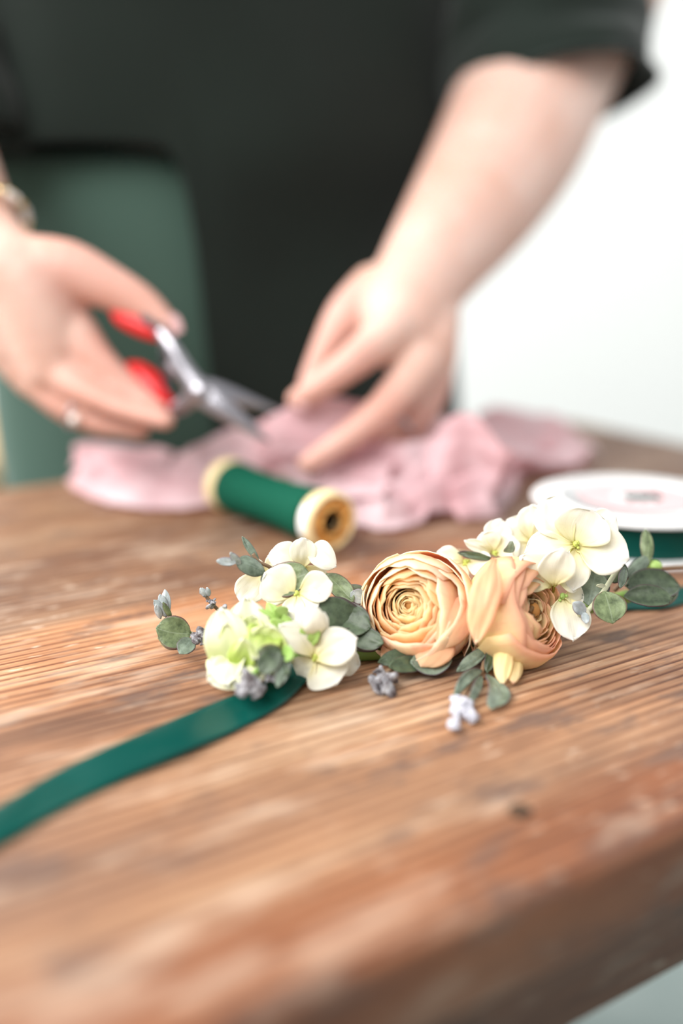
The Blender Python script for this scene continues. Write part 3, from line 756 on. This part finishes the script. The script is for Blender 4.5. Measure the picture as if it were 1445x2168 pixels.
blade('petal', (945, 1330, .362), (890, 1412, .352), 92, M_rn2, ran1, nrm=(-.2, .0, .2), curl=.15, cup=-.25, a=.9, pw=.55)
blade('petal', (985, 1260, .366), (930, 1375, .353), 80, M_rn2, ran1, nrm=(.3, .0, .2), curl=.18, cup=-.25, a=.8, pw=.55)
# --- yellow-peach ranunculus turned to the right
RC2 = P(1090, 1300, .370)
R2 = PX(119, .370)
rB = [(.26, 3, M_rn0, 46, 8), (.42, 5, M_ry1, 44, 8), (.52, 6, M_ry1, 46, 8), (.62, 6, M_ry1, 48, 8), (.71, 6, M_ry1, 46, 8),
      (.79, 5, M_ry2, 46, 9), (.87, 5, M_ry2, 44, 10), (.94, 4, M_ry2, 42, 10), (1.0, 4, M_ry2, 36, 12)]
ran2 = ranunculus(RC2, R2, V((.78, -.50, .36)), rB, 'yellow-peach ranunculus turned to the right, its dark centre showing', seed=9, sq=.85)
bm = bmesh.new(); ax2 = V((.78, -.50, .36)).normalized()
for k in range(26):
    an = random.uniform(0, 6.28); d, s_, t_ = basis(ax2); rr_ = R2 * random.uniform(.05, .24)
    pp = RC2 + ax2 * R2 * .40 + (s_ * math.cos(an) + t_ * math.sin(an)) * rr_
    tube(bm, [pp - ax2 * .006, pp], .0004, 5); ball(bm, pp, .0009, 6, 5)
from_bm(bm, 'stamens', M_pollen, ran2)['kind'] = 'stuff'
blade('petal', (1046, 1182, .360), (1006, 1364, .346), 66, M_rn2, ran2, nrm=(-.2, 0, .1), curl=.16, cup=-.3, a=.85, pw=.5)
blade('petal', (1068, 1350, .362), (1062, 1452, .352), 42, M_ry2, ran2, nrm=(-.2, 0, .1), curl=.12, cup=-.4, a=.8, pw=.55)
blade('petal', (1078, 1370, .366), (1085, 1448, .357), 44, M_ry2, ran2, nrm=(.2, 0, .1), curl=.12, cup=-.4, a=.8, pw=.55)
blade('petal', (1030, 1300, .380), (1000, 1378, .362), 60, M_ry2, ran2, nrm=(.3, 0, .1), curl=.12, cup=.3)

# --- cream four-petalled blossoms, left cluster
flower((640, 1196, .385), [((566, 1178, .378), 68, dict(nrm=(0, 0, .5), curl=.25)), ((640, 1138, .378), 56, dict(base=(640, 1205, .380), a=.5, nrm=(.2, 0, 0))), ((712, 1200, .376), 56, dict(base=(650, 1168, .385), curl=.30, side=-.12)), ((690, 1240, .386), 48, {})], label='cream blossom at the top of the left cluster')
flower((556, 1218, .384), [((506, 1272, .376), 66, dict(base=(548, 1212, .384), curl=.2, side=-.1)), ((560, 1262, .380), 52, {}), ((528, 1190, .386), 40, {}), ((598, 1180, .390), 44, {})], label='cream blossom behind the lavender tip')
flower((628, 1256, .366), [((560, 1212, .366), 92, dict(nrm=(-.2, 0, .1), base=(622, 1262, .366))), ((704, 1236, .366), 70, dict(nrm=(.3, 0, .3), curl=.15)), ((615, 1318, .356), 50, dict(nrm=(0, 0, .3))), ((556, 1262, .372), 46, {}), ((672, 1285, .360), 56, dict(nrm=(.2, 0, .1)))], label='cream blossom with four petals at the middle of the left cluster')
flower((669, 1392, .346), [((592, 1322, .344), 66, dict(base=(664, 1390, .346), side=.08, nrm=(-.2, 0, .4))), ((755, 1350, .345), 84, dict(nrm=(.1, 0, .4), curl=.14, base=(664, 1396, .346))), ((712, 1450, .340), 104, dict(nrm=(0, 0, .2), base=(672, 1396, .347))), ((630, 1432, .346), 62, dict(nrm=(-.1, 0, .2))), ((762, 1408, .352), 60, dict(base=(700, 1395, .352), m=M_white))], label='low cream blossom resting on the wood beside the ribbon tail')
# lisianthus
LC = (508, 1365, .346)
lis = flower((512, 1372, .350), [], label='pale lime lisianthus with ruffled cream outer petals', dots=False, pist=M_calyx)
def lp(base, tip, w_, m=M_lis, **kw): return blade('petal', base, tip, w_, m, lis, **{**dict(a=.8, pw=.5, curl=.14, cup=-.35, ruf=.10, claw=.4), **kw})
lp((495, 1440, .346), (468, 1286, .346), 112, M_lis_out, side=.10, nrm=(-.3, 0, 0), cup=.3)
lp((540, 1430, .352), (520, 1262, .356), 110, M_lis_out, nrm=(0, 0, .1), cup=.4)
lp((560, 1440, .350), (590, 1310, .352), 90, M_lis_out, nrm=(.3, 0, 0), cup=.4)
lp((520, 1410, .348), (478, 1318, .343), 84, side=.12, nrm=(-.4, 0, .1), cup=.3)
lp((520, 1420, .346), (532, 1300, .350), 96, nrm=(.1, 0, .1), cup=.3)
lp((545, 1425, .343), (572, 1318, .343), 110, nrm=(.2, 0, 0), side=-.05, roll=.05, cup=.3)
lp((512, 1420, .340), (516, 1350, .336), 60, nrm=(-.1, 0, .1), cup=.3)
lp((540, 1405, .350), (438, 1440, .336), 110, M_lis_out, nrm=(0, 0, .4), curl=.2, cup=.2)
lp((500, 1375, .350), (480, 1452, .332), 96, M_lis_out, nrm=(-.3, 0, 0), curl=.2, cup=.2)
lp((530, 1400, .346), (535, 1458, .330), 84, M_lis_out, nrm=(.0, 0, .2), curl=.3, cup=.2)
lp((560, 1340, .350), (536, 1396, .334), 80, M_lis, nrm=(.2, 0, .2), curl=.3, cup=.2)
# cream bud with green base
cb = stem('flower_bud', [(640, 1378, .356), (650, 1345, .352)], .003, M_calyx, fc0); cb['label'] = 'small cream bud with green base'
for (b_, t_, w2) in (((655, 1345, .352), (640, 1285, .348), 44), ((660, 1348, .350), (662, 1280, .343), 56), ((668, 1345, .352), (686, 1296, .347), 42)):
    blade('petal', b_, t_, w2, M_white, cb, a=.75, pw=.5, curl=.2, cup=-.5, claw=.3)
blade('sepal', (655, 1370, .348), (640, 1325, .345), 26, M_calyx, cb, curl=.1, a=.6); blade('sepal', (655, 1370, .347), (672, 1328, .344), 24, M_calyx, cb, curl=.1, a=.6)
gs = stem('green_stem', [(560, 1300, .362), (600, 1320, .358), (650, 1330, .360), (715, 1325, .364)], .0012, M_stem, fc0)
for b_, t_, w2 in (((600, 1330, .356), (545, 1290, .352), 24), ((598, 1326, .358), (565, 1275, .358), 26), ((600, 1340, .352), (575, 1310, .346), 34), ((610, 1345, .354), (590, 1372, .346), 38), ((604, 1300, .360), (580, 1290, .350), 30), ((620, 1350, .356), (600, 1300, .352), 30), ((640, 1335, .360), (700, 1345, .356), 20)):
    blade('sepal', b_, t_, w2, M_calyx, gs, curl=.2, a=.6, cup=-.4)

# --- eucalyptus sprigs
s1 = stem('eucalyptus_sprig', [(460, 1350, .376), (430, 1345, .374), (402, 1339, .372), (372, 1318, .372), (352, 1300, .374), (342, 1282, .376)], .0006, M_twig_pale, fc0); s1['label'] = 'eucalyptus sprig reaching left with one round leaf and dried tips'
leaf((404, 1342, .371), (330, 1330, .368), 62, M_leaf, s1, nrm=(0, 0, .2), cup=.3, side=-.05)
leaf((402, 1345, .372), (334, 1350, .374), 50, M_leaf, s1, nrm=(0, 0, -.1), cup=.2)
leaf((408, 1352, .370), (380, 1384, .362), 34, M_leaf_blue, s1, nrm=(0, 0, .3))
bud_cluster(s1, (426, 1346, .366), 21, 12, seed=3)
for b_, t_, w2, m_ in (((352, 1306, .373), (326, 1270, .372), 15, M_leaf_pale), ((352, 1300, .373), (338, 1258, .374), 17, M_leaf_pale), ((355, 1300, .374), (349, 1248, .376), 16, M_leaf_pale), ((362, 1308, .373), (345, 1275, .371), 10, M_leaf), ((347, 1290, .375), (356, 1262, .376), 13, M_leaf_blue), ((340, 1310, .372), (330, 1280, .370), 12, M_leaf_pale)):
    leaf(b_, t_, w2, m_, s1, cup=-.6, a=.9)
s2 = stem('eucalyptus_sprig', [(472, 1300, .378), (455, 1285, .376), (440, 1268, .376), (428, 1250, .376)], .0007, M_twig, fc0); s2['label'] = 'dried brown eucalyptus tip above the lime flower'
bud_cluster(s2, (448, 1278, .374), 14, 9, seed=5); bud_cluster(s2, (430, 1257, .375), 9, 6, seed=6)
leaf((436, 1262, .375), (424, 1245, .374), 12, M_leaf_pale, s2, cup=-.5); leaf((442, 1262, .375), (438, 1244, .374), 10, M_leaf_pale, s2, cup=-.5)
bud_cluster(s2, (476, 1291, .380), 11, 5, seed=7)
leaf((470, 1345, .366), (442, 1325, .364), 26, M_leaf, s2); leaf((466, 1380, .366), (440, 1350, .364), 28, M_leaf_blue, s2)
s3 = stem('eucalyptus_sprig', [(600, 1232, .378), (572, 1202, .376), (548, 1190, .374), (535, 1172, .374)], .0007, M_twig, fc0); s3['label'] = 'eucalyptus sprig crossing the top cream blossom, lavender tipped'
leaf((548, 1190, .374), (512, 1136, .376), 13, M_leaf_blue, s3, cup=-.3, a=.9)
leaf((560, 1212, .372), (498, 1186, .368), 36, M_leaf_blue, s3, nrm=(0, 0, .5), cup=-.3)
leaf((500, 1190, .366), (458, 1188, .362), 16, M_leaf_pale, s3); leaf((508, 1195, .368), (487, 1170, .364), 14, M_leaf_pale, s3); bud_cluster(s3, (492, 1188, .366), 11, 6, seed=8)
leaf((560, 1228, .372), (654, 1212, .370), 66, M_leaf, s3, nrm=(0, 0, .3), cup=.3, side=.10, a=.85)
leaf((572, 1212, .370), (562, 1244, .366), 22, M_leaf_dark, s3, side=.1)
leaf((690, 1215, .384), (748, 1275, .372), 40, M_leaf, s3, nrm=(.2, 0, .2))
s4 = stem('eucalyptus_sprig', [(600, 1318, .372), (680, 1322, .370), (760, 1320, .372), (830, 1360, .368)], .0009, M_stem, fc0); s4['label'] = 'dark green leaves between the lime flower and the peach ranunculus'
leaf((790, 1345, .364), (668, 1275, .362), 82, M_leaf_dark, s4, nrm=(-.1, 0, .4), cup=.3, side=-.08)
leaf((700, 1300, .366), (785, 1330, .358), 66, M_leaf_dark, s4, nrm=(.1, 0, .3), cup=.3)
leaf((800, 1372, .362), (700, 1340, .356), 40, M_leaf_dark, s4, nrm=(0, 0, .4), cup=.3)
leaf((740, 1345, .360), (812, 1362, .354), 44, M_leaf_dark, s4, nrm=(0, 0, .3))
leaf((775, 1290, .382), (732, 1240, .378), 44, M_leaf_blue, s4, nrm=(.1, 0, .2)); leaf((775, 1270, .376), (742, 1255, .374), 28, M_leaf_pale, s4)
s5 = stem('eucalyptus_sprig', [(640, 1400, .352), (600, 1395, .346), (565, 1405, .338), (535, 1430, .330)], .0011, M_stem, fc0); s5['label'] = 'front sprig with blurred purple-grey bud over the ribbon tail'
leaf((600, 1400, .336), (545, 1378, .332), 44, M_leaf, s5, nrm=(-.1, 0, .3), cup=.3); leaf((590, 1375, .334), (550, 1425, .328), 44, M_leaf_dark, s5, nrm=(0, 0, .2))
leaf((596, 1380, .336), (622, 1388, .330), 30, M_stem, s5, cup=.2); leaf((610, 1385, .334), (586, 1455, .326), 26, M_leaf_blue, s5, nrm=(.2, 0, .1)); leaf((575, 1400, .336), (612, 1425, .328), 30, M_leaf_dark, s5)
bud_cluster(s5, (526, 1446, .325), 34, 14, seed=12, k=.5); bud_cluster(s5, (575, 1430, .330), 16, 7, seed=13)
s6 = stem('eucalyptus_sprig', [(930, 1380, .364), (880, 1400, .358), (840, 1412, .352), (815, 1425, .346)], .0008, M_twig, fc0); s6['label'] = 'low sprig under the peach ranunculus ending in a grey bud'
bud_cluster(s6, (812, 1448, .343), 27, 15, (1.1, .8), seed=15, k=.55); bud_cluster(s6, (803, 1420, .346), 13, 7, (1.2, .8), seed=16)
leaf((900, 1405, .356), (822, 1412, .348), 36, M_leaf_dark, s6, nrm=(0, 0, .6)); leaf((956, 1398, .354), (868, 1402, .352), 52, M_leaf_blue, s6, nrm=(0, 0, .7), curl=-.1)
leaf((885, 1385, .358), (800, 1402, .352), 34, M_leaf_dark, s6, nrm=(0, 0, .6))
s7 = stem('eucalyptus_sprig', [(1030, 1350, .366), (1025, 1390, .358), (1018, 1425, .350), (985, 1465, .340), (970, 1505, .333)], .0009, M_twig, fc0); s7['label'] = 'front sprig with pale lavender tip pointing toward the camera'
leaf((1035, 1370, .360), (966, 1422, .350), 24, M_leaf_blue, s7, nrm=(0, 0, .2), cup=-.2); leaf((1045, 1360, .360), (1030, 1425, .350), 22, M_leaf_dark, s7)
leaf((1020, 1420, .348), (960, 1475, .340), 22, M_leaf_blue, s7, side=.1); leaf((1018, 1430, .346), (992, 1490, .340), 18, M_leaf_blue, s7)
leaf((1030, 1428, .346), (1040, 1500, .338), 44, M_leaf_blue, s7, nrm=(.2, 0, .2), side=-.15)
bud_cluster(s7, (974, 1492, .333), 27, 14, (.8, 1), seed=18, m=M_tip, k=.55); bud_cluster(s7, (962, 1534, .329), 15, 8, seed=19, m=M_tip, k=.7); bud_cluster(s7, (996, 1514, .331), 16, 8, seed=20, m=M_tip, k=.65)
leaf((1040, 1345, .370), (985, 1395, .360), 34, M_leaf_dark, s7); leaf((1000, 1340, .372), (1035, 1410, .362), 40, M_leaf_dark, s7)

# --- right cluster of cream blossoms
flower((1045, 1172, .400), [((982, 1145, .396), 26, dict(curl=.1)), ((1020, 1128, .400), 62, dict()), ((1058, 1098, .405), 60, {}), ((1100, 1150, .398), 60, dict(nrm=(.2, 0, .3)))], label='cream blossom behind the two ranunculus')
flower((1125, 1150, .402), [((1072, 1100, .405), 62, {}), ((1128, 1068, .404), 64, dict(nrm=(-.2, 0, 0))), ((1180, 1095, .400), 60, {}), ((1090, 1188, .395), 60, {})], label='cream blossom at the back of the right cluster, left half')
flower((1218, 1152, .378), [((1150, 1052, .388), 88, dict(base=(1212, 1148, .380), nrm=(-.2, 0, .2), side=-.05, cup=.35)), ((1250, 1076, .378), 120, dict(nrm=(0, 0, .5), base=(1216, 1154, .380), a=.75, cup=.4)), ((1302, 1090, .386), 76, dict(base=(1240, 1130, .390), side=.1)),
    ((1332, 1182, .372), 104, dict(nrm=(.2, 0, .1), base=(1222, 1156, .379), a=.78, claw=.22)), ((1212, 1252, .372), 58, dict(nrm=(-.2, 0, 0), base=(1220, 1158, .379), a=.8, side=-.05)), ((1110, 1172, .378), 76, dict(nrm=(-.2, 0, .3)))], label='largest cream blossom, yellow centred, at the top right of the garland')
for x in (((1210, 1148, .372), (1204, 1138, .370), 8), ((1222, 1148, .372), (1228, 1140, .370), 7)): blade('stamen', x[0], x[1], x[2], M_pistil, fc0.children[-1] if False else ran2, curl=.1) if False else None
flower((1178, 1232, .372), [((1102, 1178, .370), 86, dict(base=(1168, 1240, .372), a=.8, cup=.3)), ((1190, 1160, .368), 78, dict(base=(1172, 1240, .370), a=.8, side=-.06, cup=.3)), ((1226, 1235, .376), 44, {})], label='rounded cream blossom above the yellow-peach ranunculus')
flower((1190, 1262, .374), [((1212, 1358, .362), 90, dict(base=(1190, 1262, .376), a=.72, nrm=(.2, 0, 0), curl=.1)), ((1235, 1262, .378), 50, {}), ((1160, 1330, .380), 50, {})], label='cream blossom drooping behind the right edge of the yellow-peach ranunculus', pist=M_calyx)
flower((985, 1190, .396), [((925, 1168, .396), 40, dict(nrm=(0, 0, .4))), ((1040, 1200, .390), 60, dict(nrm=(0, 0, .5))), ((960, 1215, .392), 50, {})], label='cream blossom mostly hidden behind the peach ranunculus')
s8 = stem('eucalyptus_sprig', [(1180, 1262, .380), (1100, 1220, .390), (1040, 1178, .398), (968, 1166, .400)], .0009, M_twig, fc0); s8['label'] = 'thin dark stem and leaf between the cream blossoms'
leaf((1042, 1184, .392), (968, 1170, .394), 14, M_leaf_dark, s8); leaf((1066, 1168, .392), (1084, 1146, .390), 16, M_leaf_blue, s8, side=.2)
s9 = stem('eucalyptus_sprig', [(1310, 1200, .384), (1288, 1235, .378), (1270, 1262, .374), (1240, 1297, .370), (1225, 1300, .368)], .0010, M_twig_pale, fc0); s9['label'] = 'pale forked eucalyptus stem with a round green leaf at the right'
leaf((1278, 1252, .372), (1296, 1320, .364), 66, M_leaf, s9, nrm=(.1, 0, .1), a=.7, side=-.02)
leaf((1262, 1205, .384), (1244, 1282, .376), 62, M_leaf_blue, s9, nrm=(-.1, 0, .1), a=.8); leaf((1205, 1290, .376), (1232, 1330, .368), 44, M_leaf_dark, s9)
leaf((1238, 1298, .366), (1212, 1276, .364), 24, M_leaf_pale, s9); leaf((1236, 1296, .366), (1240, 1320, .362), 16, M_leaf_pale, s9); leaf((1280, 1240, .376), (1262, 1240, .372), 8, M_twig_pale, s9)
leaf((1322, 1200, .384), (1312, 1245, .376), 16, M_leaf_blue, s9); leaf((1280, 1200, .390), (1328, 1222, .384), 44, M_leaf_dark, s9)
s10 = stem('eucalyptus_sprig', [(1300, 1250, .395), (1335, 1215, .40), (1368, 1185, .405), (1372, 1165, .407)], .0009, M_twig, fc0); s10['label'] = 'dark leafy sprig at the right end of the garland'
leaf((1370, 1195, .402), (1366, 1120, .410), 24, M_leaf, s10, cup=-.2); leaf((1375, 1178, .404), (1322, 1222, .396), 26, M_leaf_blue, s10, cup=-.3)
leaf((1438, 1240, .400), (1322, 1240, .392), 62, M_leaf_dark, s10, nrm=(0, 0, .6), cup=.3); leaf((1320, 1262, .388), (1425, 1268, .386), 46, M_leaf_dark, s10, nrm=(0, 0, .7), cup=.3); leaf((1420, 1230, .404), (1380, 1282, .390), 52, M_leaf, s10, nrm=(0, 0, .5))
bm = bmesh.new(); ball(bm, P(1384, 1198, .405), .0030, 12, 10, (1.1, 1, .8)); from_bm(bm, 'bud', M_calyx, s10)
stem('twig', [(1372, 1210, .404), (1400, 1203, .41), (1470, 1199, .42)], .0008, M_twig, s10)
# garland base the flowers are bound to
gb = stem('bound_stem', [(470, 1392, .372), (600, 1395, .368), (760, 1385, .378), (900, 1375, .384), (1050, 1352, .390), (1200, 1300, .398), (1330, 1262, .404)], .0028, M_stem, fc0)

# --- the two ribbon tails
def ribbon(name, edges, m, thick=.0004, label=None):
    """edges: (u1, v1, z1, u2, v2, z2) upper and lower edge"""
    q = smooth_path(edges, 8); bm = bmesh.new(); uv = bm.loops.layers.uv.new('UVMap')
    N = len(q) - 1
    def f(a, b):
        i = min(int(a * N), N); e = q[i]; p, r = G(e[0], e[1], e[2]), G(e[3], e[4], e[5])
        x = p.lerp(r, b); x.z += .0009 * math.sin(PI * b) * math.sin(a * 17); x.z = max(x.z, TZ + .0006); return x
    grid(bm, f, N, 8, uvl=uv); o = from_bm(bm, name, m, fc0); solid(o, thick)
    if label: o['label'] = label
    return o
ribbon('ribbon_tail', [(-140, 1775, .001, -110, 1850, .001), (0, 1704, .001, 0, 1790, .001), (110, 1640, .001, 125, 1716, .001), (225, 1584, .004, 250, 1655, .001), (350, 1531, .003, 385, 1596, .002), (460, 1486, .002, 500, 1546, .001), (540, 1454, .002, 595, 1492, .0015), (585, 1425, .003, 650, 1440, .003), (640, 1395, .004, 690, 1400, .004)], M_teal, label='dark green satin tail running to the lower left')
ribbon('ribbon_tail', [(1290, 1262, .002, 1290, 1292, .002), (1340, 1258, .002, 1345, 1290, .001), (1400, 1252, .003, 1405, 1288, .001), (1460, 1238, .003, 1465, 1272, .001), (1520, 1222, .002, 1525, 1256, .001)], M_teal, label='dark green satin tail at the right end')
